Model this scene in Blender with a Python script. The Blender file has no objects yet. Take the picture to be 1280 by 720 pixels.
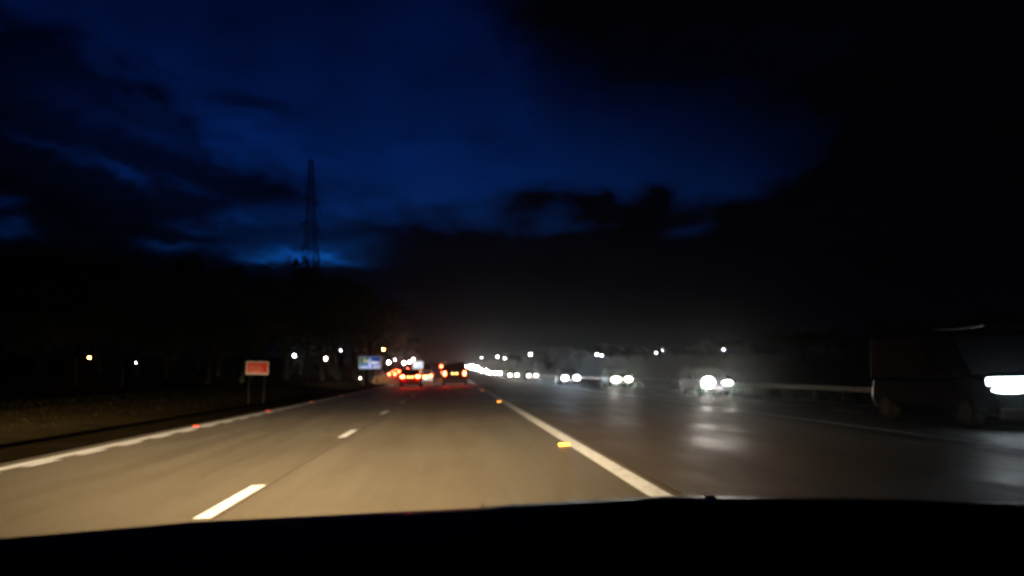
import bpy, math, random
from mathutils import Vector, Matrix
random.seed(7)
C = bpy.context.scene.collection
S = bpy.context.scene
R = math.radians

# ------------------------------------------------------------------ camera
F = 1113.0                                   # focal length in pixels of a 1280 wide frame
CAM = Vector((0.0, 0.0, 1.10))
def _basis():
    f = Vector((568-640, 465-360, F)).normalized()          # road direction in (right, down, forward)
    g = Vector((568-640+100, 465-360-1.8, F)).normalized()   # a second point of the horizon
    r = f.cross(g).cross(f).normalized()
    if r.x < 0: r = -r
    u = r.cross(f)
    if u.y > 0: u = -u
    return r, f, u
_r, _f, _u = _basis()
def ray(px, py):
    p = Vector((px-640, py-360, F))
    return Vector((p.dot(_r), p.dot(_f), p.dot(_u)))
def at(px, py, Y):
    d = ray(px, py); return CAM + d*(Y/d.y)
cd = bpy.data.cameras.new('camera'); cam = bpy.data.objects.new('camera', cd); C.objects.link(cam)
S.camera = cam
# camera axes in world: image right, image up, backwards
ax = lambda v: Vector((v.dot(_r), v.dot(_f), v.dot(_u)))
X = ax(Vector((1,0,0))); Yv = ax(Vector((0,-1,0))); Z = ax(Vector((0,0,-1)))
m = Matrix((X, Yv, Z)).transposed().to_4x4(); m.translation = CAM
cam.matrix_world = m
cd.sensor_width = 36; cd.lens = F/1280*36
cd.clip_start = 0.05; cd.clip_end = 6000
cd.dof.use_dof = True; cd.dof.focus_distance = 1.7; cd.dof.aperture_fstop = 4.6

# ------------------------------------------------------------------ view
S.view_settings.view_transform = 'Standard'; S.view_settings.look = 'None'
S.view_settings.exposure = 1.5; S.view_settings.gamma = 1
S.cycles.use_denoising = True
S.cycles.volume_bounces = 0
S.cycles.max_bounces = 5; S.cycles.diffuse_bounces = 2; S.cycles.glossy_bounces = 3
S.cycles.sample_clamp_indirect = 3

# ------------------------------------------------------------------ node helpers
def nmath(nt, op, a, b=None, c=None, clamp=False):
    n = nt.nodes.new('ShaderNodeMath'); n.operation = op; n.use_clamp = clamp
    for i, v in enumerate((a, b, c)):
        if v is None: continue
        if isinstance(v, (int, float)): n.inputs[i].default_value = v
        else: nt.links.new(v, n.inputs[i])
    return n.outputs[0]

# ------------------------------------------------------------------ sky: dusk Nishita sky behind broken cloud
def make_world():
    w = bpy.data.worlds.new('World'); S.world = w; w.use_nodes = True
    nt = w.node_tree; L = nt.links; bg = nt.nodes['Background']
    M = lambda *a, **k: nmath(nt, *a, **k)
    tc = nt.nodes.new('ShaderNodeTexCoord'); sp = nt.nodes.new('ShaderNodeSeparateXYZ')
    L.new(tc.outputs['Generated'], sp.inputs[0])
    x, y, z = sp.outputs
    az = M('ARCTAN2', x, y); el = M('ARCSINE', z)
    def uv(px, py):
        d = ray(px, py).normalized(); return 1000*math.atan2(d.x, d.y), 1000*math.asin(d.z)
    def noise(scale, detail, rough, sub, stretch=1.0, seed=0.0):
        mp = nt.nodes.new('ShaderNodeMapping'); mp.inputs['Scale'].default_value = (1, 1, stretch)
        mp.inputs['Location'].default_value = (seed, seed*.7, 0)
        L.new(tc.outputs['Generated'], mp.inputs[0])
        n = nt.nodes.new('ShaderNodeTexNoise'); n.inputs['Scale'].default_value = scale
        n.inputs['Detail'].default_value = detail; n.inputs['Roughness'].default_value = rough
        L.new(mp.outputs[0], n.inputs['Vector'])
        return M('SUBTRACT', n.outputs['Fac'], sub)
    n1 = noise(7, 5, .55, .5); n2 = noise(9, 6, .6, .5, 2.2, 3.1); n3 = noise(26, 4, .6, .5, 2.0, 5.7)
    U = M('ADD', M('MULTIPLY', az, 1000), M('MULTIPLY', n1, 110))
    V = M('ADD', M('ADD', M('MULTIPLY', el, 1000), M('MULTIPLY', n2, 105)), M('MULTIPLY', n3, 30))
    U = M('ADD', U, M('MULTIPLY', n3, 35))
    def curve(pts):
        fc = nt.nodes.new('ShaderNodeFloatCurve'); L.new(M('MULTIPLY_ADD', U, 1/1400, .5), fc.inputs['Value'])
        cv = fc.mapping.curves[0]
        q = sorted(uv(*p) for p in pts); q = [(u/1400+.5, v/1000) for u, v in q]
        q = [(0, q[0][1])] + q + [(1, q[-1][1])]
        cv.points[0].location = q[0]; cv.points[1].location = q[-1]
        for p in q[1:-1]: cv.points.new(*p)
        fc.mapping.use_clip = False
        fc.mapping.update(); return M('MULTIPLY', fc.outputs[0], 1000)
    low = curve([(-200,-60),(0,25),(100,60),(200,105),(265,175),(330,212),(390,238),(450,252),(510,268),(580,266),(640,262),(700,262),(760,262),(830,268),(880,272),(920,264),(990,232),(1040,205),(1100,140)])
    up = curve([(-200,-200),(520,-160),(590,-60),(640,60),(688,140),(760,184),(830,204),(920,220),(990,230),(1040,236),(1120,260)])
    a = M('SMOOTH_MIN', M('MULTIPLY_ADD', M('SUBTRACT', V, low), 1/44, .4), 1.0, .3)
    b = M('MULTIPLY_ADD', M('SUBTRACT', up, V), 1/170, .6)
    cl = lambda s: M('MULTIPLY', s, 1, clamp=True)
    op = M('MULTIPLY', cl(a), cl(b))
    def blob(px, py, rx, ry, rot, s):
        u0, v0 = uv(px, py); c_, s_ = math.cos(R(rot)), math.sin(R(rot))
        du = M('SUBTRACT', U2, u0); dv = M('SUBTRACT', V2, v0)
        p = M('ADD', M('MULTIPLY', du, c_/rx), M('MULTIPLY', dv, -s_/rx))
        q = M('ADD', M('MULTIPLY', du, s_/ry), M('MULTIPLY', dv, c_/ry))
        e = M('ADD', M('MULTIPLY', p, p), M('MULTIPLY', q, q))
        return M('MULTIPLY', M('EXPONENT', M('MULTIPLY', e, -1)), s)
    U2 = M('ADD', M('MULTIPLY', az, 1000), M('MULTIPLY', n3, 60))
    V2 = M('ADD', M('MULTIPLY', el, 1000), M('MULTIPLY', n3, 34))
    for px, py, rx, ry, rot, s in [
            (150,215,28,8,25,.75), (120,140,70,16,20,.20), (195,172,30,11,22,.28), (215,165,50,18,20,.18),
            (320,163,45,10,8,.45), (275,190,35,14,20,.35), (300,272,28,8,0,.55), (350,270,40,14,-6,.40),
            (425,268,48,20,-8,.62), (345,300,60,10,0,.28), (205,308,24,6,4,.65), (415,310,45,8,3,.62),
            (388,322,46,6.5,3,3.4), (150,170,150,60,20,.16), (60,60,90,40,20,.12), (900,120,260,110,0,.05), (290,312,60,6,0,.20), (15,285,24,9,0,.40), (70,185,40,6,22,.3), (235,232,34,6,22,.3), (250,285,30,5,6,.35), (180,130,40,7,24,.3), (450,300,30,7,-4,.3), (5,250,14,8,0,.35), (860,288,22,7,-6,.35)]:
        op = M('ADD', op, blob(px, py, rx, ry, rot, s))
    for px, py, rx, ry, rot, s in [(325,130,42,10,4,.50),(270,122,40,10,4,.35),(505,172,24,7,-18,.28),(597,172,20,9,0,.25),(400,190,34,7,10,.22),
            (1020,205,110,60,0,.3),(665,246,40,14,-10,.95),(820,240,17,13,0,.65),(742,252,24,16,0,.6),(790,258,45,18,0,.55),(560,262,40,6,0,.3),(120,10,60,16,20,.15)]:
        op = M('SUBTRACT', op, blob(px, py, rx, ry, rot, s))
    op = M('MAXIMUM', op, 0.0)
    # slow unevenness of the thin high haze in the gap
    op = M('MULTIPLY', op, M('ADD', 1.0, M('ADD', M('MULTIPLY', n1, 1.1), M('MULTIPLY', n2, .9))))
    # thinner, darker sky higher up
    op = M('MULTIPLY', op, M('SUBTRACT', 1.12, M('MULTIPLY', M('MULTIPLY', V2, 1/400, clamp=True), .80)))
    sky = nt.nodes.new('ShaderNodeTexSky'); sky.sky_type = 'NISHITA'; sky.sun_disc = False
    sky.sun_elevation = R(-2.6); sky.sun_rotation = R(-14)
    mx = nt.nodes.new('ShaderNodeMix'); mx.data_type = 'RGBA'; mx.blend_type = 'MULTIPLY'; mx.inputs[0].default_value = 1
    L.new(sky.outputs[0], mx.inputs[6]); mx.inputs[7].default_value = (.016, .29, 1.95, 1)
    mx2 = nt.nodes.new('ShaderNodeMix'); mx2.data_type = 'RGBA'
    L.new(M('MINIMUM', op, 3.6), mx2.inputs[0]); mx2.clamp_factor = False
    mc = nt.nodes.new('ShaderNodeMix'); mc.data_type = 'RGBA'; L.new(M('MULTIPLY_ADD', M('ADD', n2, n3), 1.6, .45, clamp=True), mc.inputs[0])
    mc.inputs[6].default_value = (.0006, .0008, .0022, 1); mc.inputs[7].default_value = (.0026, .0032, .0085, 1); L.new(mc.outputs[2], mx2.inputs[6])
    L.new(mx.outputs[2], mx2.inputs[7])
    L.new(mx2.outputs[2], bg.inputs[0]); bg.inputs[1].default_value = 0.062
make_world()

# ------------------------------------------------------------------ materials
MATS = {}
def mat(name, col, rough=.6, metal=0, var=0, scale=8, emit=None, estr=0, spec=.08, coat=0, bump=0, stretch=(1,1,1)):
    if name in MATS: return MATS[name]
    m = bpy.data.materials.new(name); m.use_nodes = True; nt = m.node_tree
    b = nt.nodes['Principled BSDF']
    b.inputs['Base Color'].default_value = (*col, 1); b.inputs['Roughness'].default_value = rough
    b.inputs['Metallic'].default_value = metal; b.inputs['Specular IOR Level'].default_value = spec
    b.inputs['Coat Weight'].default_value = coat
    if emit: b.inputs['Emission Color'].default_value = (*emit, 1); b.inputs['Emission Strength'].default_value = estr
    if var or bump:
        tc = nt.nodes.new('ShaderNodeTexCoord'); mp = nt.nodes.new('ShaderNodeMapping'); mp.inputs['Scale'].default_value = stretch
        n = nt.nodes.new('ShaderNodeTexNoise'); n.inputs['Scale'].default_value = scale; n.inputs['Detail'].default_value = 6
        nt.links.new(tc.outputs['Object'], mp.inputs[0]); nt.links.new(mp.outputs[0], n.inputs['Vector'])
        cr = nt.nodes.new('ShaderNodeMapRange'); cr.inputs[1].default_value = .3; cr.inputs[2].default_value = .7
        cr.inputs[3].default_value = 1-var; cr.inputs[4].default_value = 1+var
        nt.links.new(n.outputs[0], cr.inputs[0])
        mx = nt.nodes.new('ShaderNodeMix'); mx.data_type = 'RGBA'; mx.blend_type = 'MULTIPLY'; mx.inputs[0].default_value = 1
        mx.inputs[6].default_value = (*col, 1); nt.links.new(cr.outputs[0], mx.inputs[7])
        nt.links.new(mx.outputs[2], b.inputs['Base Color'])
        if bump:
            bp = nt.nodes.new('ShaderNodeBump'); bp.inputs['Strength'].default_value = bump; bp.inputs['Distance'].default_value = .01
            nt.links.new(n.outputs[0], bp.inputs['Height']); nt.links.new(bp.outputs[0], b.inputs['Normal'])
    MATS[name] = m; return m

def road_mat(name, col, dark, wet, rlo=.28, rhi=.62, tracks=True, spec=.3):
    """asphalt: aggregate speckle, long worn streaks, polished wheel tracks and damp patches"""
    m = bpy.data.materials.new(name); m.use_nodes = True; nt = m.node_tree; L = nt.links
    b = nt.nodes['Principled BSDF']; M = lambda *a, **k: nmath(nt, *a, **k)
    tc = nt.nodes.new('ShaderNodeTexCoord')
    def N(scale, det, st):
        mp = nt.nodes.new('ShaderNodeMapping'); mp.inputs['Scale'].default_value = st; L.new(tc.outputs['Object'], mp.inputs[0])
        n = nt.nodes.new('ShaderNodeTexNoise'); n.inputs['Scale'].default_value = scale; n.inputs['Detail'].default_value = det
        n.inputs['Roughness'].default_value = .6; L.new(mp.outputs[0], n.inputs['Vector']); return n.outputs[0]
    fine = N(60, 3, (1, .45, 1)); streak = N(2.3, 6, (1, .05, 1)); patch = N(.35, 5, (1, .5, 1)); grain = N(190, 1, (1, .35, 1))
    v = M('ADD', M('MULTIPLY', M('SUBTRACT', streak, .5), 1.1), M('MULTIPLY', M('SUBTRACT', fine, .5), .55))
    v = M('ADD', v, M('MULTIPLY', M('SUBTRACT', patch, .5), .9)); v = M('ADD', v, M('MULTIPLY', M('SUBTRACT', grain, .5), .5))
    if tracks:
        sp = nt.nodes.new('ShaderNodeSeparateXYZ'); L.new(tc.outputs['Object'], sp.inputs[0])
        t = M('SINE', M('MULTIPLY', M('ADD', sp.outputs[0], .25), 2*math.pi/1.95))
        v = M('ADD', v, M('MULTIPLY', t, .10))
    f = M('MULTIPLY_ADD', v, .8, .5, clamp=True)
    mx = nt.nodes.new('ShaderNodeMix'); mx.data_type = 'RGBA'; L.new(f, mx.inputs[0])
    mx.inputs[6].default_value = (*dark, 1); mx.inputs[7].default_value = (*col, 1); L.new(mx.outputs[2], b.inputs['Base Color'])
    r = nt.nodes.new('ShaderNodeMapRange'); r.inputs[1].default_value = .42; r.inputs[2].default_value = .60
    r.inputs[3].default_value = rhi; r.inputs[4].default_value = rlo
    L.new(M('ADD', M('MULTIPLY', patch, wet), M('MULTIPLY', streak, 1-wet)), r.inputs[0]); L.new(r.outputs[0], b.inputs['Roughness'])
    bp = nt.nodes.new('ShaderNodeBump'); bp.inputs['Strength'].default_value = .35; bp.inputs['Distance'].default_value = .006
    L.new(M('ADD', fine, grain), bp.inputs['Height']); L.new(bp.outputs[0], b.inputs['Normal'])
    b.inputs['Specular IOR Level'].default_value = spec
    return m
asphalt = road_mat('asphalt', (.126, .107, .076), (.080, .068, .050), .5, .42, .7)
median_m = road_mat('median_surface', (.125, .086, .050), (.045, .031, .019), .8, .5, .75, False, .07)
opp_m = road_mat('wet_asphalt', (.05, .045, .040), (.032, .03, .028), .7, .45, .7, True, .07)

def paint(name, col):
    m = bpy.data.materials.new(name); m.use_nodes = True; nt = m.node_tree; L = nt.links; b = nt.nodes['Principled BSDF']
    tc = nt.nodes.new('ShaderNodeTexCoord'); n = nt.nodes.new('ShaderNodeTexNoise'); n.inputs['Scale'].default_value = 9
    n.inputs['Detail'].default_value = 8; n.inputs['Roughness'].default_value = .7; L.new(tc.outputs['Object'], n.inputs['Vector'])
    cr = nt.nodes.new('ShaderNodeValToRGB'); cr.color_ramp.elements[0].position = .33; cr.color_ramp.elements[0].color = (.40,.39,.37,1)
    cr.color_ramp.elements[1].position = .52; cr.color_ramp.elements[1].color = (*col, 1)
    L.new(n.outputs[0], cr.inputs[0]); L.new(cr.outputs[0], b.inputs['Base Color']); b.inputs['Roughness'].default_value = .6
    return m
white_paint = paint('white_road_paint', (.72, .76, .84))

# ------------------------------------------------------------------ mesh helper
class MB:
    def __init__(s): s.v = []; s.f = []
    def face(s, pts):
        i = len(s.v); s.v += [tuple(p) for p in pts]; s.f.append(tuple(range(i, i+len(pts))))
    def box(s, c, d, M=None):
        cx, cy, cz = c; dx, dy, dz = (q/2 for q in d); i = len(s.v)
        for p in ((-1,-1,-1),(1,-1,-1),(1,1,-1),(-1,1,-1),(-1,-1,1),(1,-1,1),(1,1,1),(-1,1,1)):
            q = Vector((cx+p[0]*dx, cy+p[1]*dy, cz+p[2]*dz)); s.v.append(tuple(M @ q if M else q))
        s.f += [tuple(i+k for k in q) for q in ((0,3,2,1),(4,5,6,7),(0,1,5,4),(1,2,6,5),(2,3,7,6),(3,0,4,7))]
    def tube(s, a, b, ra, rb=None, n=8):
        a, b = Vector(a), Vector(b); rb = ra if rb is None else rb
        d = (b-a).normalized(); u = d.orthogonal().normalized(); w = d.cross(u); i = len(s.v)
        for p, r in ((a, ra), (b, rb)):
            for k in range(n):
                t = 2*math.pi*k/n; s.v.append(tuple(p+u*(r*math.cos(t))+w*(r*math.sin(t))))
        for k in range(n): s.f.append((i+k, i+(k+1)%n, i+n+(k+1)%n, i+n+k))
        s.f.append(tuple(i+k for k in range(n))[::-1]); s.f.append(tuple(i+n+k for k in range(n)))
    def ellipsoid(s, c, r, n=12, mm=7):
        i = len(s.v)
        for a in range(mm+1):
            th = math.pi*a/mm
            for k in range(n):
                t = 2*math.pi*k/n
                s.v.append((c[0]+r[0]*math.sin(th)*math.cos(t), c[1]+r[1]*math.sin(th)*math.sin(t), c[2]+r[2]*math.cos(th)))
        for a in range(mm):
            for k in range(n): s.f.append((i+a*n+k, i+(a+1)*n+k, i+(a+1)*n+(k+1)%n, i+a*n+(k+1)%n))
    def loft(s, rings, cap=True):
        i = len(s.v); n = len(rings[0])
        for r in rings: s.v += [tuple(p) for p in r]
        for j in range(len(rings)-1):
            for k in range(n): s.f.append((i+j*n+k, i+j*n+(k+1)%n, i+(j+1)*n+(k+1)%n, i+(j+1)*n+k))
        if cap: s.f.append(tuple(i+k for k in range(n))[::-1]); s.f.append(tuple(i+(len(rings)-1)*n+k for k in range(n)))
    def grid(s, rows):
        i = len(s.v); n = len(rows[0])
        for r in rows: s.v += [tuple(p) for p in r]
        for j in range(len(rows)-1):
            for k in range(n-1): s.f.append((i+j*n+k, i+j*n+k+1, i+(j+1)*n+k+1, i+(j+1)*n+k))
    def build(s, name, m, parent=None, smooth=False, bevel=0):
        me = bpy.data.meshes.new(name); me.from_pydata(s.v, [], s.f); me.materials.append(m)
        me.validate(); me.update()
        o = bpy.data.objects.new(name, me); C.objects.link(o)
        if smooth: me.shade_smooth()
        if bevel:
            b = o.modifiers.new('bevel', 'BEVEL'); b.width = bevel; b.segments = 2; b.limit_method = 'ANGLE'; b.angle_limit = R(35)
        if parent: o.parent = parent
        return o
def tag(o, label=None, cat=None, group=None, kind=None):
    if label: o['label'] = label
    if cat: o['category'] = cat
    if group: o['group'] = group
    if kind: o['kind'] = kind
    return o
def empty(name, loc=(0,0,0), rz=0, **k):
    o = bpy.data.objects.new(name, None); C.objects.link(o); o.location = loc; o.rotation_euler = (0, 0, rz)
    return tag(o, **k)
def copy_tree(o, parent=None):
    c = o.copy(); C.objects.link(c); c.parent = parent
    for ch in list(o.children): copy_tree(ch, c)
    return c

# ------------------------------------------------------------------ terrain functions
def xc(y): return -4.6e-5*max(0, y-120)**2 if y < 700 else -15.5
def rise(y):
    q = max(0.0, y-120); return 3.9e-5*q*q if q < 380 else 5.63 + 8*(1-math.exp(-(q-380)/400))
def ss(a, b, t):
    t = min(1, max(0, (t-a)/(b-a))); return t*t*(3-2*t)
def cross(xr):
    if xr < -9: return -.225
    if xr < 1.9: return .025*xr
    if xr < 4.8: return .0475 - .03*(xr-1.9)
    if xr < 7.9: return -.0395 - .036*(xr-4.8)
    return -.151 - .040*(min(xr, 17)-7.9)
def G(x, y):
    xr = x - xc(y); z = cross(xr) + rise(y)
    if xr < -9:
        z += -.35*ss(-9, -11, xr)*ss(-16, -12, xr) + 5.5*ss(-20, -75, xr)*ss(30, 110, y) + .4*ss(-9, -14, xr)
    if xr > 18: z += 2.9*ss(24, 70, xr)
    return z
YS = [-30,-20,-12,-6] + [i*1.5 for i in range(-2, 40)] + [60+i*4 for i in range(1, 36)] + [210+i*12 for i in range(0, 30)] + [580,640,720,850,1000,1250,1500]
def strip(name, x0, x1, m, dz, y0=-30, y1=560, step=None, cuts=(-9,-6.4,1.9,4.8,7.9,17), kind='structure', parent=None, xf=None):
    mb = MB(); rows = []
    ys = sorted(set([y0, y1] + [y for y in YS if y0 < y < y1]))
    for y in ys:
        a, b = (x0, x1) if xf is None else xf(y)
        xs = [a] + [c for c in cuts if a < c < b] + [b] if xf is None else [a + (b-a)*k/6 for k in range(7)]
        rows.append([(x+xc(y), y, G(x+xc(y), y)+dz) for x in xs])
    mb.grid(rows); o = mb.build(name, m, parent)
    return tag(o, kind=kind) if kind else o

# ground, one sheet
grass_m = mat('verge_grass', (.017, .0125, .006), 1, var=.35, scale=1.2, spec=0)
mb = MB(); rows = []
XR = [-1500,-900,-500,-300,-200,-140,-100,-80,-65,-50,-40,-30,-24,-20,-17,-15,-13,-12,-11,-10,-9,-7.5,-6.4,1.9,4.8,7.9,12,16.2,17.05,18,21,24,30,38,50,70,100,150,250,400,700,1000,1500]
for y in YS: rows.append([(x+xc(y), y, G(x+xc(y), y)-.03) for x in XR])
mb.grid(rows); tag(mb.build('ground', grass_m), kind='structure')

strip('road', -6.95, 1.86, asphalt, 0.0)
strip('median', 1.86, 7.6, median_m, -.004)
strip('oncoming_road', 7.6, 16.6, opp_m, 0.0)
def slip_x(y):
    l = -6.5 - 8.0*ss(85, 160, y) - max(0, y-160)*.075
    r = -6.2 - max(0, y-185)*.045
    return l, r
strip('slip_road', 0, 0, asphalt, .004, 84, 330, xf=slip_x)
def line(name, x, w, y0, y1, dz=.008, parent=None, dx=None):
    mb = MB(); rows = []
    for y in sorted(set([y0, y1] + [y for y in YS if y0 < y < y1])):
        o = dx(y) if dx else 0
        rows.append([(x+o+s*w/2+xc(y), y, G(x+o+s*w/2+xc(y), y)+dz) for s in (-1, 1)])
    mb.grid(rows); return mb
def structure(mb, name, m): return tag(mb.build(name, m), kind='structure')
structure(line('e', 1.69, .19, -20, 560), 'edge_line', white_paint)
structure(line('e', -6.44, .26, -20, 96), 'edge_line', white_paint)
structure(line('e', -6.25, .15, 190, 560), 'edge_line', white_paint)
structure(line('e', 0, .15, 96, 320, .014, dx=lambda y: slip_x(y)[0]+.45+0*y), 'slip_edge_line', white_paint)
structure(line('e', 8.25, .15, 5, 560), 'edge_line', white_paint)
structure(line('e', 15.9, .15, 5, 560), 'edge_line', white_paint)
# pulsed-lamp flicker inside the left edge line, painted in as short staggered marks
mb = MB(); y = 4.2
while y < 62:
    a = line('m', -6.19, .16, y, y+1.05); i = len(mb.v); mb.v += a.v; mb.f += [tuple(q+i for q in f) for f in a.f]; y += 1.85
structure(mb, 'flicker_marks', white_paint)
for xl, nm, ph in ((-2.06, 'lane_line', 7.5), (12.1, 'oncoming_lane_line', 8.0)):
    mb = MB(); y = ph - 9
    while y < 500:
        a = line('m', xl, .15 if y < 40 else .18, y, y+2.15); i = len(mb.v); mb.v += a.v; mb.f += [tuple(q+i for q in f) for f in a.f]; y += 9
    structure(mb, nm, white_paint)
mb = MB(); y = 100
while y < 186:
    a = line('m', -6.0, .15, y, y+1, .012); i = len(mb.v); mb.v += a.v; mb.f += [tuple(q+i for q in f) for f in a.f]; y += 2
structure(mb, 'slip_lane_line', white_paint)
# sealed joint running up the carriageway between the lanes
structure(line('j', -1.94, .02, -5, 120, .004), 'road_joint', mat('bitumen', (.072,.063,.053), .6))

# grass blades on the verge
mb = MB()
for i in range(6000):
    y = 8 + 70*random.random()**1.3; xr = -12 - 8*random.random(); x = xr
    z = G(x, y)-.03; h = random.uniform(.03, .09); a = random.uniform(0, 6.28); l = random.uniform(-.08, .08)
    w = .005 + y*.0005
    mb.face([(x-w*math.cos(a), y-w*math.sin(a), z), (x+w*math.cos(a), y+w*math.sin(a), z), (x+l, y+l*.6, z+h)])
tag(mb.build('verge_grass', mat('grass_blade', (.0045,.004,.002), 1, spec=.0, var=.5, scale=2)), 'rough short grass along the left verge', 'grass', kind='stuff')
mb = MB()
for i in range(2500):
    y = 8 + 60*random.random()**1.5; x = 16.9 + 6*random.random(); z = G(x, y)-.03; h = random.uniform(.06,.3); a = random.uniform(0, 6.28); w = .03
    mb.face([(x-w*math.cos(a), y-w*math.sin(a), z), (x+w*math.cos(a), y+w*math.sin(a), z), (x+.05, y, z+h)])
tag(mb.build('far_verge_grass', MATS['grass_blade']), 'rough grass beyond the oncoming carriageway', 'grass', kind='stuff')

# ------------------------------------------------------------------ lamps
def beam_light(name, parent, loc, power, col, kick=0.0, sa=.42, c=.046, top=.45, radius=.04, k0=1.0, rz=0.0, cut=.012):
    """headlamp: point source whose output follows a dipped-beam pattern (an IES-like distribution)"""
    l = bpy.data.lights.new(name, 'POINT'); l.energy = power; l.color = col; l.shadow_soft_size = radius
    l.use_nodes = True; nt = l.node_tree; L = nt.links; M = lambda *a, **k: nmath(nt, *a, **k)
    em = next(n for n in nt.nodes if n.type == 'EMISSION')
    tc = nt.nodes.new('ShaderNodeTexCoord'); sp = nt.nodes.new('ShaderNodeSeparateXYZ'); L.new(tc.outputs['Normal'], sp.inputs[0])
    x, y, z = sp.outputs
    if rz: x = M('MULTIPLY', x, -1); y = M('MULTIPLY', y, -1)
    yy = M('MAXIMUM', y, .02); az = M('DIVIDE', x, yy); el = M('DIVIDE', z, yy)
    ah = M('DIVIDE', M('SUBTRACT', az, kick), sa)
    h = M('EXPONENT', M('MULTIPLY', M('MULTIPLY', ah, ah), -1))
    dn = M('MINIMUM', el, 0.0)
    v = M('DIVIDE', 1.0, M('ADD', 1.0, M('POWER', M('MULTIPLY', dn, -1/c), 3.0)))
    upz = M('MAXIMUM', M('ADD', el, cut), 0.0)
    vu = M('ADD', M('MULTIPLY', M('EXPONENT', M('MULTIPLY', upz, -58)), 1-top*.3), M('MULTIPLY', M('EXPONENT', M('MULTIPLY', upz, -8)), top*.3))
    fwd = M('GREATER_THAN', y, .05)
    L.new(M('MULTIPLY', M('MULTIPLY', M('MULTIPLY', h, v), M('MULTIPLY', vu, fwd)), k0), em.inputs['Strength'])
    o = bpy.data.objects.new(name, l); C.objects.link(o); o.location = loc
    if parent: o.parent = parent
    return o
lens_white = mat('headlamp_white', (.8,.8,.8), .3, emit=(1, .93, .80), estr=4.2)
lens_blue = mat('headlamp_cool', (.8,.8,.8), .3, emit=(.80, .92, 1), estr=4.2)
tail_red = mat('tail_lamp_red', (.4,.02,.02), .3, emit=(1, .045, .013), estr=60)
amber_l = mat('amber_lamp', (.5,.2,.02), .3, emit=(1, .38, .03), estr=9)
plate_l = mat('plate_lamp', (.8,.8,.5), .3, emit=(1, .85, .22), estr=2.2)
glass_d = mat('dark_glass', (.008,.008,.009), .12, spec=.3)
tyre_m = mat('tyre_rubber', (.004,.004,.004), .8); rim_m = mat('wheel_rim', (.010,.010,.011), .5)
black_pl = mat('black_plastic', (.02,.02,.021), .5)
plate_y = mat('rear_plate_yellow', (.75,.55,.05), .5); plate_w = mat('front_plate_white', (.75,.75,.72), .5)
def cpaint(n, c): return mat('car_paint_'+n, c, .5, coat=0, spec=.02)

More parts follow.
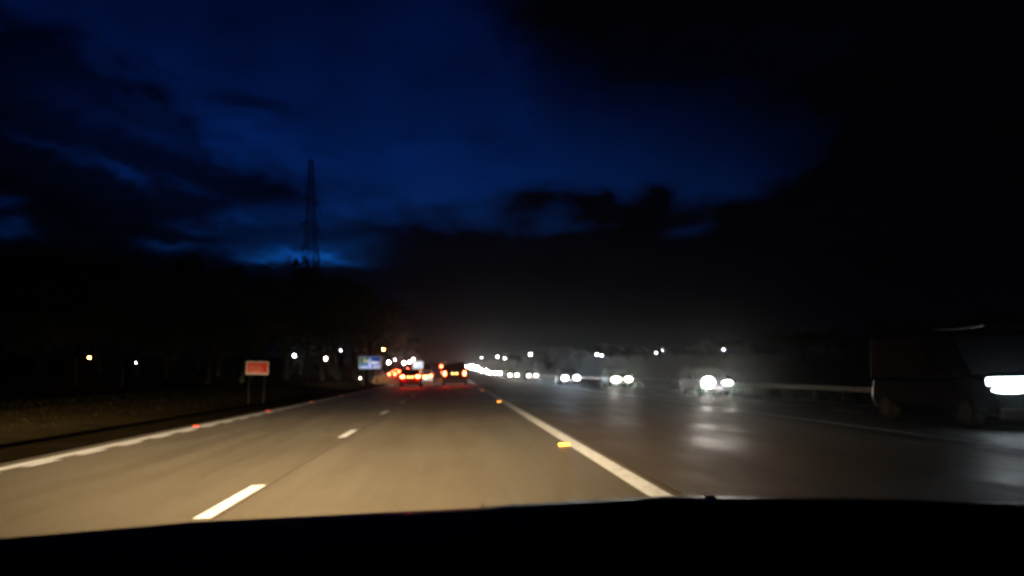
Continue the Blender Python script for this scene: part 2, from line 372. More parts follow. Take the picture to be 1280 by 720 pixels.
def vehicle(name, L=4.4, W=1.80, H=1.48, col=None, style='car', rear=False, front=False, lamp=lens_white, lens=(.30,.15), hz=.64, tz=.85, tail=(.14,.22), detail=True, hi_brake=False, plate_lights=True, plate_z=.72, lens2=None):
    """road vehicle with its nose towards +Y, origin on the ground at its centre"""
    r = empty(name); w = W/2; h2 = L/2
    hb = {'car': .60, 'suv': .60, 'van': .50, 'lorry': .3}[style]*H       # beltline
    hood = {'car': .64*H, 'suv': .62*H, 'van': .60*H, 'lorry': .55*H}[style]*.92
    def ring(y, wf, zb, zt):
        ww = w*wf
        return [(-ww*.90,y,zb),(-ww,y,zb+.14),(-ww,y,zb+(zt-zb)*.6),(-ww*.97,y,zt-.05),(-ww*.84,y,zt),(ww*.84,y,zt),(ww*.97,y,zt-.05),(ww,y,zb+(zt-zb)*.6),(ww,y,zb+.14),(ww*.90,y,zb)]
    b = MB()
    if style in ('car', 'suv'):
        st = [(-h2,.84,.36,hb*.86),(-h2+.06,.92,.28,hb*.97),(-h2+.35,.98,.22,hb),(-h2+1.2,1,.20,hb),(h2-1.6,1,.20,hb),(h2-1.2,.99,.20,hood+.05),(h2-.5,.96,.22,hood-.03),(h2-.15,.90,.24,hood-.12),(h2,.80,.30,hood-.24)]
    else:
        st = [(-h2,.97,.45,hb),(-h2+.1,1,.35,hb),(h2-1.3,1,.30,hb),(h2-.7,.99,.30,hood),(h2-.2,.95,.30,hood-.12),(h2,.86,.36,hood-.32)]
    rg = [ring(*s) for s in st]
    for q in (0, 1): rg[q] = [(x_, y_+.16*max(0, z_-.35)+.05*abs(x_), z_) for x_, y_, z_ in rg[q]]
    b.loft(rg); body = b.build('body', col, r, smooth=False, bevel=.03)
    if style in ('car', 'suv'):
        yr0, yf0 = -h2+.12, h2-1.15; yr1, yf1 = -h2+(.75 if style == 'car' else .42), h2-2.15; tf = .80 if style == 'car' else .84
    elif style == 'van': yr0, yf0 = -h2+.01, h2-.72; yr1, yf1 = -h2+.05, h2-1.55; tf = .92
    else: yr0, yf0 = -h2+.01, h2-.8; yr1, yf1 = -h2+.02, h2-1.0; tf = .99
    c = MB(); z0 = hb-.012
    def cr(ya, yb, wf, z): return [(-w*wf,ya,z),(w*wf,ya,z),(w*wf,yb,z),(-w*wf,yb,z)]
    c.loft([cr(yr0,yf0,.955,z0), cr(yr1,yf1,tf+.02,H-.07), cr(yr1+.10,yf1-.12,tf-.07,H)])
    c.build('roof', col, r, bevel=.04)
    # windows: a pane on each face of the cabin, set just proud
    A = {'bl': Vector((-w*.955,yr0,z0)), 'br': Vector((w*.955,yr0,z0)), 'fl': Vector((-w*.955,yf0,z0)), 'fr': Vector((w*.955,yf0,z0))}
    T = {'bl': Vector((-w*(tf+.02),yr1,H-.07)), 'br': Vector((w*(tf+.02),yr1,H-.07)), 'fl': Vector((-w*(tf+.02),yf1,H-.07)), 'fr': Vector((w*(tf+.02),yf1,H-.07))}
    def pane(nm, p, q, u0, u1, v0=.10, v1=.93):
        def P(u, v): return A[p].lerp(A[q], u).lerp(T[p].lerp(T[q], u), v)
        pts = [P(u0,v0), P(u1,v0), P(u1,v1), P(u0,v1)]
        n = (pts[1]-pts[0]).cross(pts[3]-pts[0]).normalized()
        cen = sum(pts, Vector())/4
        if n.dot(cen-Vector((0,(yr0+yf0)/2,z0))) < 0: n = -n
        mb = MB(); k = [x+n*.014 for x in pts]; kk = [x-n*.006 for x in pts]
        mb.loft([kk, k]); mb.build(nm, glass_d, r)
    pane('windscreen', 'fl', 'fr', .05, .95)
    if style != 'lorry':
        pane('rear_window', 'bl', 'br', .07, .93, .12 if style != 'van' else .35)
        for s in ('l', 'r'):
            if style == 'van': pane('side_window', 'b'+s, 'f'+s, .68, .93, .2)
            else:
                pane('side_window', 'b'+s, 'f'+s, .20, .50); pane('side_window', 'b'+s, 'f'+s, .53, .90)
    for sx in (-1, 1):
        for yy in (-h2+.85, h2-.85):
            rr = .33 if style == 'car' else .37
            t = MB(); t.tube((sx*(w-.20),yy,rr), (sx*(w+.005),yy,rr), rr, n=20); wh = t.build('wheel', tyre_m, r, bevel=.02)
            if detail: t = MB(); t.tube((sx*(w-.10),yy,rr), (sx*(w+.015),yy,rr), rr*.62, n=16); t.build('rim', rim_m, wh)
    if detail:
        b = MB(); b.box((0,-h2-.01,.42), (W*.86,.10,.20)); b.build('rear_bumper', black_pl if style != 'car' else col, r, bevel=.03)
        b = MB(); b.box((0,h2-.03,.36), (W*.80,.12,.22)); b.build('front_bumper', black_pl, r, bevel=.03)
        b = MB(); b.box((0,h2+.0,hood-.34), (W*.42,.07,.13)); b.build('grille', black_pl, r, bevel=.01)
        for sx in (-1, 1):
            b = MB(); b.ellipsoid((sx*(w+.10),yf0-.30,hb+.08), (.11,.06,.08)); b.build('wing_mirror', col, r, smooth=True)
        b = MB(); b.box((0,-h2-.035,plate_z), (.52,.02,.115)); b.build('number_plate', plate_y, r)
        b = MB(); b.box((0,h2+.045,.42), (.52,.02,.11)); b.build('number_plate', plate_w, r)
    for sx in (-1, 1):
        if rear:
            b = MB(); b.ellipsoid((sx*(w*.86-tail[0]/2),-h2-.02,tz), (tail[0]/2,.05,tail[1]/2)); b.build('tail_light', tail_red, r, smooth=True)
            if plate_lights:
                b = MB(); b.ellipsoid((sx*.16,-h2-.055,plate_z+.06), (.09,.03,.06)); b.build('plate_light', plate_l, r, smooth=True)
        if front:
            ln_ = lens2 if (lens2 and sx == 1) else lens
            if style == 'van':
                b = MB(); b.loft([[(sx*(w*.5)-ln_[0]/2, h2-.18, hz-ln_[1]/2), (sx*(w*.5)+ln_[0]/2, h2-.18, hz-ln_[1]/2), (sx*(w*.5)+ln_[0]/2, h2-.18, hz+ln_[1]/2), (sx*(w*.5)-ln_[0]/2, h2-.18, hz+ln_[1]/2)], [(sx*(w*.5)-ln_[0]/2+.02, h2+.05, hz-ln_[1]/2), (sx*(w*.5)+ln_[0]/2-.02, h2+.05, hz-ln_[1]/2), (sx*(w*.5)+ln_[0]/2-.02, h2+.03, hz+ln_[1]/2-.01), (sx*(w*.5)-ln_[0]/2+.02, h2+.03, hz+ln_[1]/2-.01)]]); b.build('headlight', lamp, r, bevel=.04); continue
            b = MB(); b.ellipsoid((sx*(w*.84-ln_[0]/2+.06),h2-.03,hz), (ln_[0]/2,.10,ln_[1]/2)); b.build('headlight', lamp, r, smooth=True)
    if hi_brake: b = MB(); b.box((0,-h2+.03,H-.10), (.5,.04,.05)); b.build('brake_light', tail_red, r)
    return r
def place(o, x, y, rz=0, **k):
    xw = x; o.location = (xw, y, G(xw, y)+.006); o.rotation_euler = (math.atan2(G(xw, y+1)-G(xw, y), 1)*(1 if rz == 0 else -1), 0, rz); return tag(o, **k)

# ---- our own car: bonnet, wings, dashboard, lamps
own = empty('own_car', (0,0,0), label='black car seen from inside, its dark dashboard and bonnet along the bottom', cat='car')
dash_m = mat('dashboard_vinyl', (.008,.008,.008), .45, spec=.12, var=.3, scale=60, bump=.3)
mb = MB(); rows = []
edge = [(-260,690),(-120,682),(0,673),(120,663),(240,652.5),(360,646.5),(480,640.5),(560,637),(600,634.5),(640,630.5),(700,627.5),(780,623),(840,619.5),(900,620.5),(960,621),(1050,622),(1150,624),(1280,628),(1400,634),(1540,642)]
top = [at(px, py, .80 + .10*(1-((px-640)/900)**2)) for px, py in edge]
for dy, dz in ((.10,-.05),(.03,-.012),(0,0),(-.03,.0005),(-.12,-.025),(-.30,-.07),(-.42,-.10),(-.47,-.16),(-.48,-.32),(-.40,-.45)):
    rows.append([(p.x, p.y+dy, p.z+dz) for p in top])
mb.grid(rows); mb.build('dashboard', dash_m, own, smooth=True)
bon_m = mat('own_car_black_paint', (.012,.012,.014), .25, coat=.6)
mb = MB(); rows = []
for j in range(9):
    t = j/8; y = .98 + t*.98; row = []
    for i in range(13):
        u = i/6-1; x = u*.80*(1-.05*t) - .02; z = .80 - .02*t - .10*t*t - .06*abs(u)**2.5 - (.08*t**4) + .025*x
        row.append((x, y, z))
    rows.append(row)
mb.grid(rows); mb.build('bonnet', bon_m, own, smooth=True)
for sx in (-1, 1):
    mb = MB(); rows = []
    for j in range(7):
        t = j/6; y = .6 + t*1.36
        rows.append([(sx*.80*(1-.05*t)-.02, y, .735-.09*t-.05*t**3+sx*.02), (sx*.88*(1-.06*t)-.02, y, .68-.08*t-.05*t**3+sx*.02), (sx*.90*(1-.07*t)-.02, y, .5), (sx*.89*(1-.08*t)-.02, y, .25)])
    mb.grid(rows); mb.build('wing', bon_m, own, smooth=True)
    mb = MB(); mb.ellipsoid((sx*.62-.02, 1.93, .57), (.15,.09,.08)); mb.build('headlight', mat('own_headlamp_glass', (.7,.7,.7), .1), own, smooth=True)
mb = MB(); mb.loft([[(-.84,1.93,.30),(.80,1.93,.30),(.80,2.06,.34),(-.84,2.06,.34)],[(-.82,1.95,.60),(.78,1.95,.60),(.74,2.04,.56),(-.78,2.04,.56)]]); mb.build('front_bumper', bon_m, own, bevel=.03)
p = at(888, 624, .84); mb = MB(); mb.box(tuple(p+Vector((0,0,0))), (.009,.012,.006)); mb.build('washer_jet', mat('jet_grey', (.7,.7,.7), .3, spec=.5), own, bevel=.001)
p = at(603.5, 633, .87); mb = MB(); mb.box(tuple(p), (.002,.003,.004)); mb.build('dash_glint', mat('glint_chrome', (.9,.9,.85), .15, metal=1), own)  # glint on the dashboard, put in as a tiny bright chip
WARM = (1, .73, .41)
for sx, kk in ((-1, 1.0), (1, .8)):
    beam_light('headlamp_beam', own, (sx*.62-.02, 2.12, .60), 142000, WARM, kick=-.34, sa=.48, c=.050, top=.08, cut=.033, k0=kk)

# ---- traffic ahead
car_b = vehicle('estate_car', 4.5, 1.84, 1.50, cpaint('red_dark', (.10,.008,.010)), 'car', rear=True, front=True, tz=.87, tail=(.34,.20), plate_z=.78, hz=.62)
place(car_b, -3.62, 76, label='car with bright wide tail lights in the left lane ahead', cat='car')
suv = vehicle('suv', 4.6, 2.0, 1.80, cpaint('black', (.012,.012,.013)), 'suv', rear=True, front=True, tz=.98, tail=(.16,.36), plate_z=.92, hz=.7)
place(suv, 0.02, 73.5, label='dark tall car ahead in the right lane with narrow upright tail lights', cat='car')
for v, x, y in ((car_b, -3.62, 76), (suv, .02, 73.5)):
    for sx in (-1, 1): beam_light('headlamp_beam', v, (sx*.62, 2.55, .66), 60000 if v is suv else 16000, (1,.88,.72), kick=-.03, sa=.7, c=.030, top=.1)
c3 = vehicle('hatchback', 4.0, 1.72, 1.46, cpaint('grey', (.06,.06,.065)), 'car', rear=True, front=True, tz=.80, tail=(.22,.26), hz=.62)
place(c3, -3.30, 104, label='car half hidden, only its right tail light showing past the left-lane car', cat='car')
b = MB(); b.ellipsoid((.02,-2.05,.62), (.20,.05,.10)); b.build('indicator', amber_l, c3, smooth=True)
lor = vehicle('box_lorry', 7.5, 2.4, 3.0, mat('lorry_box', (.05,.05,.055), .5), 'lorry', rear=True, front=False, tz=1.1, tail=(.16,.16), plate_lights=False)
place(lor, -1.05, 150, label='dark box lorry in front of the tall dark car, orange lamps on its rear', cat='lorry')
for dx, dz, s in ((-1.62,2.02,.16),(-.95,2.2,.42),(-.62,1.75,.16),(-.42,1.5,.14)):
    b = MB(); b.ellipsoid((dx+.55,-3.78,dz), (s/2+.05,.05,s/2+.08)); b.build('marker_light', tail_red if s < .4 else mat('lorry_lamp', (.6,.3,.1), .3, emit=(1,.55,.2), estr=30), lor, smooth=True)
q = vehicle('queue_car', 4.3, 1.78, 1.48, cpaint('silver', (.25,.25,.26)), 'car', rear=True, front=True, tz=.95, tail=(.34,.34), detail=False, plate_lights=False, hi_brake=True)
qs = [(q, 491, 188, 'car with glowing tail lights waiting on the slip road, nearest in the queue'),
      (None, 496.5, 232, 'car second in the slip road queue, tail lights just above the nearest pair'),
      (None, 510, 300, 'far car showing one pale red light between the queue and the white sign')]
for o, px, Y, lb in qs:
    o = o or copy_tree(q); place(o, at(px, 465, Y).x, Y, label=lb, cat='car', group='cars queueing ahead on the left'); 

# ---- oncoming traffic
onc = [(641.8, 468, 136, 'dazzling warm headlights of the farthest separate oncoming pair', lens_white, 'silver', (.56,.46)),
       (665.5, 468, 134, 'oncoming car with warm headlights just right of the farthest pair', lens_white, 'grey', (.56,.46)),
       (713.5, 471, 78, 'oncoming car with cool bluish headlights', lens_blue, 'blue', (.62,.50)),
       (777, 474, 68, 'oncoming car with warm white headlights, left one broader', lens_white, 'black', (.62,.46)),
       (896.5, 478, 45, 'nearest oncoming car before the van, left headlight enlarged to carry its glare', lens_white, 'grey', (.58,.28))]
cpaint('blue', (.001,.002,.004)); cpaint('charcoal', (.002,.002,.002))
for i, (px, py, Y, lb, lm, cn, ln) in enumerate(onc):
    o = vehicle('oncoming_car', 4.4, 1.82, 1.48, MATS['car_paint_'+cn] if cn == 'blue' else MATS['car_paint_charcoal'], 'car', rear=False, front=True, lamp=lm, lens=ln, lens2=(.74,.70) if i == 4 else ((.85,.46) if i == 3 else None), hz=.62 if i < 4 else .66)  # lenses enlarged so that their size carries the headlights' glare
    # nose plane sits at Y
    place(o, at(px, py, Y).x, Y+2.2, math.pi, label=lb, cat='car', group='oncoming cars')
    for sx in (-1, 1):
        beam_light('headlamp_beam', o, (sx*.62, 2.42, .62), (600, 600, 900, 900, 1300)[i]*(1.4 if sx == 1 else .7), (1,.93,.82) if lm is lens_white else (.80,.92,1), kick=at(px, py, Y).x/Y, sa=.30, c=.014, top=1.3, radius=.06, rz=0)
lens_far = mat('headlamp_far', (.8,.8,.8), .3, emit=(1,.93,.82), estr=45)
far = vehicle('far_oncoming_car', 4.4, 1.82, 1.48, MATS['car_paint_grey'], 'car', front=True, lamp=lens_far, lens=(.62,.50), hz=.66, detail=False)
places_ = ['right end of the distant bright stream of headlights', 'left end of the distant bright stream of headlights']
fy = [(9.6,196),(9.4,216),(9.6,236),(9.3,258),(12.8,285),(9.6,300),(12.9,322),(9.5,338),(9.6,366),(12.8,384),(9.5,402),(12.8,430),(9.5,446)]
for i, (xr, Y) in enumerate(fy):
    o = far if i == 0 else copy_tree(far)
    place(o, xr+xc(Y), Y, math.pi, label='distant oncoming car lost in the merged white band of headlights', cat='car', group='distant oncoming traffic')
far['label'] = 'distant oncoming car at the right-hand end of the merged headlight band'

van = vehicle('van', 5.2, 2.0, 2.12, cpaint('navy', (.003,.0035,.005)), 'van', front=True, lamp=lens_blue, lens=(.92,.17), hz=1.01)  # lens stretched into the upper band of the headlamp's light streak
place(van, 11.68, 19.9, math.pi, label='dark oncoming van at the right edge with its headlight streak shaped as long glowing bands', cat='van')
for sx in (-1, 1):
    b = MB(); b.ellipsoid((sx*.52,2.62,.84), (.45,.06,.075)); b.build('headlight_streak', lens_blue, van, smooth=True)  # added glowing strip, the lower band of the headlamp's light streak
    beam_light('headlamp_beam', van, (sx*.70, 2.78, .90), 90, (.85,.93,1), sa=.9, c=.07, top=1.2, radius=.05)
b = MB(); pts = [(.93, .55, 2.145), (.93, 1.0, 2.135), (.93, 1.5, 2.115), (.93, 2.0, 2.13), (.93, 2.45, 2.15)]
for a_, b_ in zip(pts, pts[1:]): b.tube(a_, b_, .011, n=8)
b.build('roof_edge_glint', mat('glint_pale', (.85,.85,.83), .45), van)  # glint along the roof edge, put in as a pale tube

# ------------------------------------------------------------------ crash barrier in the median
galv = mat('galvanised_steel', (.17,.155,.135), .6, metal=0, var=.3, scale=4)
post_m = mat('rusty_post', (.005,.004,.004), .8)
bar = empty('crash_barrier', (17.0, 14, 0), label='long low steel crash barrier along the far side of the oncoming carriageway', cat='barrier')
mb = MB(); rows = []
prof = [(-.04,.54),(-.075,.57),(-.075,.60),(-.04,.62),(-.02,.64),(-.04,.66),(-.075,.68),(-.075,.71),(-.04,.74),(.03,.745),(.03,.54)]
for y in [v for v in YS if 14 <= v <= 430]:
    g = G(17.0+xc(y), y); rows.append([(px_+xc(y), y-14, g+pz-.06) for px_, pz in prof])
mb.grid(rows); mb.build('beam', galv, bar)
y = 16.0
while y < 320:
    g = G(17.0+xc(y), y); b = MB(); b.box((.03+xc(y), y-14, g+.28), (.07,.06,.66)); b.build('post', post_m, bar); y += 3.2

# ------------------------------------------------------------------ road studs
def stud(x, y, m, lb, g):
    r = empty('road_stud', (x, y, G(x, y)+.002), label=lb, cat='road stud', group=g)
    b = MB(); b.loft([[(-.07,-.11,0),(.07,-.11,0),(.07,.11,0),(-.07,.11,0)],[(-.05,-.07,.022),(.05,-.07,.022),(.05,.07,.022),(-.05,.07,.022)]]); b.build('casing', mat('stud_casing', (.12,.11,.10), .6, metal=.5), r)
    b = MB(); b.box((0,-.088,.018), (.15,.016,.03)); b.build('reflector', m, r)
am = mat('stud_amber', (1,.42,.02), .3); rd = mat('stud_red', (.13,.011,.006), .3)
for i, y in enumerate((12.7, 31, 50)):
    stud(1.53, y, am, ['amber road stud nearest the camera beside the right edge line','second amber road stud up the right edge line','farthest amber road stud beside the right edge line'][i], 'amber studs by the right edge line')
for i, y in enumerate((23.3, 32, 41.5, 52.6)):
    stud(-6.53, y, rd, ['red road stud nearest the camera on the left edge line','second red road stud along the left edge line','third red road stud along the left edge line','farthest red road stud on the left edge line'][i], 'red studs by the left edge line')

# ------------------------------------------------------------------ signs
steel_d = mat('sign_post_grey', (.008,.008,.008), .8)
def flat(mb_pts, name, m, parent, y, th=.004):
    b = MB(); b.loft([[(x, y+th, z) for x, z in mb_pts], [(x, y, z) for x, z in mb_pts]]); return b.build(name, m, parent)
rect = lambda x0, z0, x1, z1: [(x0,z0),(x1,z0),(x1,z1),(x0,z1)]
# red works sign
p = at(320, 460, 50); g = G(p.x, 50)
rs = empty('red_sign', (p.x, 50, g), label='small red rectangular sign with white border on the left verge', cat='sign'); rs.rotation_euler = (0, R(2), R(9))
zc_ = p.z-g; red = mat('sign_red', (.62,.045,.03), .55); wh = mat('sign_white', (.60,.50,.46), .55)
b = MB(); b.box((0,.02,zc_), (1.20,.03,.72)); b.build('panel', wh, rs, bevel=.008)
flat(rect(-.52,zc_-.27,.54,zc_+.29), 'red_field', red, rs, -.004)
pk = mat('sign_pale_red', (.62,.34,.28), .55)
for (x0,z0,x1,z1) in ((-.36,-.03,-.28,.13),(-.24,-.02,-.06,.02),(-.02,.06,.20,.10),(-.24,.10,-.08,.14),(-.02,-.06,.26,-.02),(-.44,-.16,.30,-.12),(-.30,-.24,.10,-.20)):
    flat(rect(x0,zc_+z0,x1,zc_+z1), 'lettering', pk, rs, -.009)
for sx in (-.4, .4): b = MB(); b.tube((sx,.06,-.05), (sx,.06,zc_+.3), .03); b.build('post', steel_d, rs)
# blue direction sign
Yb = 118; p = at(462.3, 453, Yb); g = G(p.x, Yb)
bs = empty('direction_sign', (p.x, Yb, g), label='blue direction sign with a white roundabout diagram, left of the queue', cat='road sign'); zc_ = p.z-g
b = MB(); b.box((0,.03,zc_), (2.86,.04,1.60)); b.build('panel', mat('sign_border', (.50,.55,.60), .5), bs, bevel=.02)
blue = mat('sign_blue', (.006,.06,.36), .45); wsym = mat('sign_symbol_white', (.75,.78,.85), .5)
flat(rect(-1.36,zc_-.73,1.36,zc_+.73), 'blue_field', blue, bs, .001)
flat(rect(-1.30,zc_-.30,-.45,zc_+.68), 'green_patch', mat('sign_green', (.10,.20,.14), .5), bs, -.005)
flat(rect(-.72,zc_+.02,-.55,zc_+.50), 'yellow_number', mat('sign_yellow', (.70,.60,.10), .5), bs, -.011)
b = MB()
for k in range(20):
    a0, a1 = 2*math.pi*k/20, 2*math.pi*(k+1)/20
    b.face([(.05+.30*math.cos(a0),-.012,zc_+.05+.30*math.sin(a0)), (.05+.30*math.cos(a1),-.012,zc_+.05+.30*math.sin(a1)), (.05+.17*math.cos(a1),-.012,zc_+.05+.17*math.sin(a1)), (.05+.17*math.cos(a0),-.012,zc_+.05+.17*math.sin(a0))])
b.box((.02,-.012,zc_-.42), (.15,.006,.38)); b.box((-.38,-.012,zc_+.22), (.30,.006,.12)); b.box((.0,-.012,zc_+.45), (.12,.006,.24))
b.box((.75,-.012,zc_-.06), (.85,.006,.26)); b.build('roundabout_symbol', wsym, bs)
flat(rect(.42,zc_-.68,1.30,zc_-.34), 'grey_patch', mat('sign_lilac', (.30,.33,.48), .5), bs, -.005)
flat(rect(-1.30,zc_-.66,-.20,zc_-.48), 'place_name', mat('sign_pale', (.38,.45,.62), .5), bs, -.005)
for sx in (-.9, .9): b = MB(); b.tube((sx,.10,-.1), (sx,.10,zc_+.8), .07); b.build('post', steel_d, bs)
b = MB(); b.box((-1.15,-1.0,.95), (.16,.14,.20)); b.build('sign_lamp', mat('sign_lamp_glow', (.8,.7,.5), .4, emit=(1,.8,.5), estr=6), bs, bevel=.02)
b = MB(); b.tube((-1.15,-.94,-.1), (-1.15,-.94,.86), .03); b.tube((-1.15,-.94,.80), (-.9,.08,.80), .025); b.build('lamp_bracket', steel_d, bs)
l = bpy.data.lights.new('sign_fill_light', 'AREA'); l.energy = 13; l.color = (.95,.97,1); l.size = 1.8; l.shape = 'RECTANGLE'; l.size_y = .15  # added light that brightens the panel in place of its retroreflection
lo = bpy.data.objects.new('sign_fill_light', l); C.objects.link(lo); lo.parent = bs; lo.location = (0,-1.3,zc_-1.2); lo.rotation_euler = (R(180-44), 0, 0)
# white sign ahead of the left-lane car
Yw = 128; p = at(522.3, 456.3, Yw); g = G(p.x, Yw)
wsn = empty('white_sign', (p.x, Yw, g), label='bright white rectangular sign on a post, above the left-lane car', cat='sign'); zc_ = p.z-g
wl = mat('lit_sign_white', (.7,.74,.8), .4, emit=(.80,.88,1), estr=.32)
b = MB(); b.box((0,.05,zc_), (1.48,.10,1.04)); b.build('cabinet', steel_d, wsn, bevel=.02)
flat(rect(-.71,zc_-.49,.71,zc_+.49), 'lit_panel', wl, wsn, -.006)
flat(rect(-.08,zc_-.42,.62,zc_+.20), 'blue_tint_panel', mat('lit_sign_blue', (.5,.6,.8), .4, emit=(.62,.76,1), estr=.30), wsn, -.014)
b = MB(); b.tube((0,.05,-.1), (0,.05,zc_-.5), .07); b.build('post', steel_d, wsn)

# ------------------------------------------------------------------ street lamps
lampW = mat('street_lamp_white', (.8,.8,.8), .4, emit=(.93,.97,1), estr=26)
lampA = mat('street_lamp_amber', (.8,.5,.2), .4, emit=(1,.38,.07), estr=40)
lampD = mat('street_lamp_dim', (.8,.8,.8), .4, emit=(.8,.85,1), estr=22)
lampO = mat('street_lamp_warm', (.8,.7,.5), .4, emit=(1,.85,.62), estr=60)
pole_m = mat('lamp_column_grey', (.008,.008,.008), .8)
def street_lamp(px, py, Y, m, lb, size=1.0, g='distant white street lamps'):
    p = at(px, py, Y); gz = G(p.x, Y); h = p.z-gz
    sx = 1 if p.x < xc(Y) else -1
    r = empty('street_lamp', (p.x-sx*1.1, Y, gz), label=lb, cat='street lamp', group=g)
    b = MB(); b.tube((0,0,-.1), (0,0,h+.05), .10, .06); b.build('column', pole_m, r)
    b = MB(); b.tube((0,0,h+.02), (sx*.9,0,h+.14), .04, .035); b.build('arm', pole_m, r)
    b = MB(); b.ellipsoid((sx*1.1,0,h+.12+.04*size), (.38*size+.04,.22*size,.08*size)); b.build('lamp_head', pole_m, r, smooth=True)
    b = MB(); b.ellipsoid((sx*1.1,-.06,h), (.32*size,.24*size,.34*size)); b.build('lamp_glass', m, r, smooth=True)
    return r, h, sx
SL = [(602,447,420,lampW,'small white street lamp above the middle of the headlight stream',.6),
 (622,446,360,lampW,'white street lamp just right of the headlight stream, left of a close pair',.9),
 (631,448,400,lampW,'white street lamp just right of the headlight stream, right of a close pair',.8),
 (663,443,330,lampW,'bright white street lamp above the warm oncoming headlights',1.2),
 (746,443,340,lampW,'white street lamp between the bluish and the warm broad headlights',1.1),
 (752,444.5,380,lampD,'faint street lamp touching the one between two oncoming cars',1.0),
 (820,441,340,lampW,'white street lamp well right of the broad warm headlights',.8),
 (828,438,380,lampD,'faint dot of a street lamp left of the biggest glare',.5),
 (904.5,437,320,lampW,'white street lamp above the right headlight of the biggest glare',.8),
 (1111.5,454,260,lampW,'tiny white lamp alone far right, left of the van',.35),
 (1090,470.5,240,lampD,'faint bluish lamp lowest on the far right',.5),
 (368,444.5,190,lampW,'bright white street lamp on the left between the red sign and the blue sign',1.15),
 (409,428.5,230,lampW,'highest white street lamp on the left',.9),
 (407,448.5,215,lampO,'broad warm white lamp directly below the highest left lamp',1.25),
 (426.5,438.5,260,lampD,'faint grey street lamp right of the highest left lamp',1.0),
 (486,453,250,lampW,'broad white lamp just right of the blue sign',1.3),
 (505,454,255,lampW,'white lamp left of the white sign, above the tail lights',1.15),
 (512,452.5,280,lampO,'small warm lamp next to the white sign',.9),
 (516.5,449,300,lampO,'small warm lamp at the upper left corner of the white sign',.8),
 (494,450,300,lampD,'faint tall thin lamp between two broad white lamps',.7),
 (170,453.5,78,lampD,'faint grey street lamp far left',.16)]
for px, py, Y, m_, lb, sz in SL:
    k_ = min(1, 285/Y) if px > 568 else 1
    street_lamp(px, py, Y*k_, m_, lb, sz*k_*(.85 if px > 440 else .66))
r_, h_, sx_ = street_lamp(481, 436, 200, lampA, 'amber street lamp on a column above the blue sign', 1.55, 'amber street lamps')
l = bpy.data.lights.new('amber_lamp_light', 'POINT'); l.energy = 350; l.color = (1,.42,.08); l.shadow_soft_size = .2
lo = bpy.data.objects.new('amber_lamp_light', l); C.objects.link(lo); lo.parent = r_; lo.location = (sx_*1.1, 0, h_-.5)
street_lamp(112, 447, 78, mat('street_lamp_yellow', (.8,.6,.2), .4, emit=(1,.36,.07), estr=26), 'small orange street lamp at the far left', .30, 'amber street lamps')

# ------------------------------------------------------------------ pylon
steel_p = mat('pylon_steel', (.04,.042,.045), .7)
Yp = 190; pb = at(388, 465, Yp); gz = G(pb.x, Yp); ptop = at(388, 200, Yp).z-gz
py_ = empty('electricity_pylon', (pb.x, Yp, gz), R(78), label='tall dark lattice pylon against the blue gap on the left', cat='pylon')
Hp = ptop
def half(z):
    t = z/Hp
    return 3.6*(1-t/.55)+1.15*(t/.55) if t < .55 else 1.15*(1-(t-.55)/.45)+.35*((t-.55)/.45)
def cor(z, k): h = half(z); return Vector(((1 if k in (0,1) else -1)*h, (1 if k in (1,2) else -1)*h, z))
for k in range(4):
    b = MB(); lv = [0, Hp*.2, Hp*.4, Hp*.55]
    for a_, c_ in zip(lv, lv[1:]): b.tube(cor(a_, k), cor(c_, k), .13, n=6)
    b.build('leg', steel_p, py_)
b = MB()
for k in range(4): b.tube(cor(Hp*.55, k), cor(Hp, k), .09, .06, n=6)
lv = [Hp*q for q in (0,.12,.22,.31,.39,.46,.52,.58,.64,.70,.76,.82,.88,.94,1)]
for a_, c_ in zip(lv, lv[1:]):
    for k in range(4):
        j = (k+1) % 4
        b.tube(cor(a_, k), cor(c_, j), .05, n=5); b.tube(cor(a_, j), cor(c_, k), .05, n=5); b.tube(cor(c_, k), cor(c_, j), .05, n=5)
b.build('lattice', steel_p, py_)
for z, ln in ((Hp*.80, 5.2), (Hp*.68, 6.0), (Hp*.57, 5.2)):
    for s in (-1, 1):
        b = MB(); h = half(z); tip = Vector((s*ln, 0, z))
        for e in (-1, 1):
            b.tube((s*h, e*h, z), tip, .07, n=6); b.tube((s*h, e*h, z+1.5), tip, .06, n=6)
            for t in (.33, .66): b.tube(Vector((s*h,e*h,z)).lerp(tip,t), Vector((s*h,e*h,z+1.5)).lerp(tip,t), .04, n=5)
        arm = b.build('crossarm', steel_p, py_)
        b = MB()
        for q in range(7): b.tube((s*ln,0,z-.25-q*.26), (s*ln,0,z-.42-q*.26), .15, .07, n=8)
        b.tube((s*ln,0,z), (s*ln,0,z-2.1), .03, n=5); b.build('insulator', steel_p, arm)

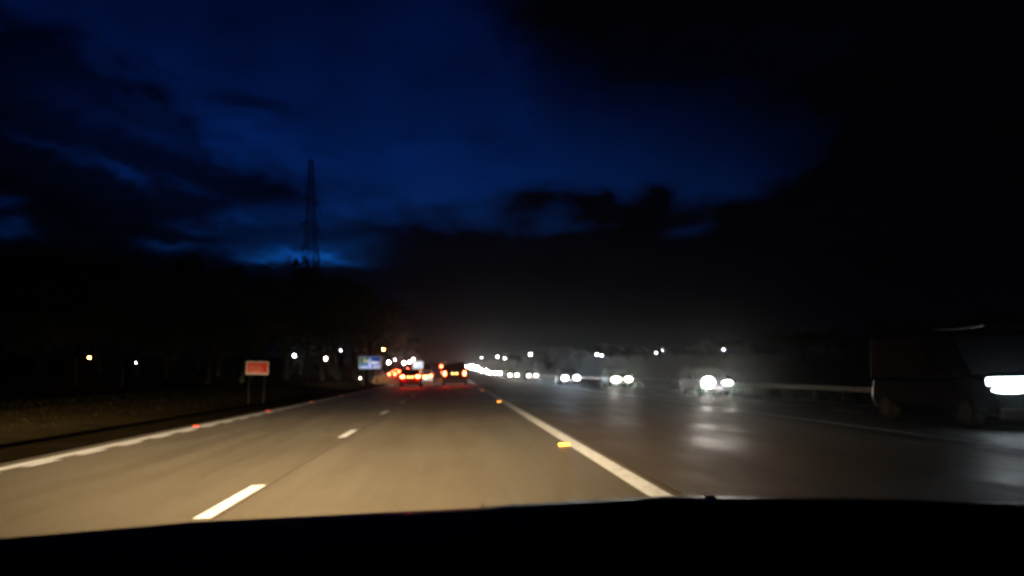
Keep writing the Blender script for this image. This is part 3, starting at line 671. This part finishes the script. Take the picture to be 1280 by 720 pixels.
# ------------------------------------------------------------------ trees
leaf = [mat('foliage_a', (.030,.038,.014), .8, var=.5, scale=1.5), mat('foliage_b', (.045,.045,.020), .8, var=.5, scale=1.5)]
bark = mat('bark', (.012,.010,.008), 1, spec=0, var=.3, scale=5)
def tree_proto(seed, shape):
    rnd = random.Random(seed); r = empty('tree')
    b = MB(); b.tube((0,0,-.3), (0.1,0,.45), .035, .022, 8)
    tips = []
    for k in range(11):
        a = rnd.uniform(0, 6.28); z0 = rnd.uniform(.20, .62); rr = rnd.uniform(.16,.36)*(1.0 if shape else .8); z1 = min(.95, z0+rnd.uniform(.10,.36))
        e = Vector((rr*math.cos(a), rr*math.sin(a), z1)); s = Vector((.05,0,z0)); mid = s.lerp(e,.5)+Vector((0,0,-.02))
        b.tube(s, mid, .013, .008, 5); b.tube(mid, e, .008, .003, 5); tips.append(e)
    b.tube((.1,0,.45), (.05,0,.9), .022, .005, 6)
    b.build('trunk', bark, r)
    cl = [(t+Vector((rnd.uniform(-.05,.05),rnd.uniform(-.05,.05),rnd.uniform(0,.06))), rnd.uniform(.10,.19)) for t in tips]
    cl += [(Vector((rnd.uniform(-.12,.12),rnd.uniform(-.12,.12),rnd.uniform(.5,.90))), rnd.uniform(.10,.18)) for _ in range(6)]
    c = MB()
    for cc, rad in cl:
        for _ in range(95):
            d = Vector((rnd.gauss(0,1),rnd.gauss(0,1),rnd.gauss(0,1))).normalized()*rad*rnd.uniform(.35,1.08); d.z *= .8
            p = cc+d; u = Vector((rnd.gauss(0,1),rnd.gauss(0,1),rnd.gauss(0,1))).normalized(); w = u.orthogonal().normalized(); s = rnd.uniform(.012,.030)
            c.face([p-u*s-w*s*.6, p+u*s-w*s*.5, p+u*s*.7+w*s, p-u*s*.8+w*s*.7])
    c.build('crown', leaf[seed % 2], r); return r
protos = [tree_proto(s, s % 2) for s in range(5)]
used = set()
def put_tree(px, top_py, Y, lb, g, wide=1.0):
    p = at(px, top_py, Y); gz = G(p.x, Y); h = max(3, p.z-gz)
    k = random.randrange(5); o = protos[k] if k not in used else copy_tree(protos[k]); used.add(k)
    o.location = (p.x, Y, gz); o.scale = (h*wide, h*wide, h); o.rotation_euler = (0,0,random.uniform(0,6.28))
    tag(o, lb, 'tree', g)
def ridge(x):
    pts = [(-120,320),(0,325),(100,322),(180,332),(260,330),(290,338),(430,343),(455,356),(480,395),(520,425),(600,436),(760,432),(900,426),(1000,415),(1100,402),(1200,395),(1400,380)]
    for (a, b_), (c_, d) in zip(pts, pts[1:]):
        if a <= x <= c_: return b_+(d-b_)*(x-a)/(c_-a)
    return 400
x = -60
while x < 470:
    put_tree(x+random.uniform(-6,6), ridge(x)+random.uniform(-4,12), random.uniform(128,165), 'dark tree in the black tree belt on the rising ground at left', 'trees of the left belt', 1.0); x += 22
x = -80
while x < 300:
    put_tree(x, ridge(x)+random.uniform(45,75), random.uniform(88,112), 'lower dark tree in front of the left belt', 'lower trees in front of the left belt', 1.2); x += 42
x = 485
while x < 1340:
    if not 505 < x < 640:
        put_tree(x, ridge(x)+random.uniform(-3,9), random.uniform(300,380) if x < 1000 else random.uniform(110,160), 'small dark tree on the skyline right of the road' if x > 568 else 'small dark tree on the skyline behind the queue', 'trees on the right skyline' if x > 568 else 'trees behind the queue', 1.5 if x < 1000 else 1.3)
    x += 20 if x < 1000 else 26
for k in range(5):
    if k not in used: put_tree(100+k*40, 380, 120, 'lower dark tree in front of the left belt', 'lower trees in front of the left belt')

# ------------------------------------------------------------------ thin haze added to give the lamps their halos
hb = MB(); hb.box((0, 0, 30), (3100, 3100, 76)); hz = bpy.data.materials.new('halo_haze'); hz.use_nodes = True
nt = hz.node_tree; nt.nodes.remove(nt.nodes['Principled BSDF']); v = nt.nodes.new('ShaderNodeVolumePrincipled')
v.inputs['Color'].default_value = (.85,.87,.9,1); v.inputs['Density'].default_value = .00026; v.inputs['Anisotropy'].default_value = .96
nt.links.new(v.outputs[0], next(n for n in nt.nodes if n.type == 'OUTPUT_MATERIAL').inputs['Volume'])
tag(hb.build('haze', hz), 'thin haze over the whole road, added for the lamp halos', 'haze', kind='stuff')
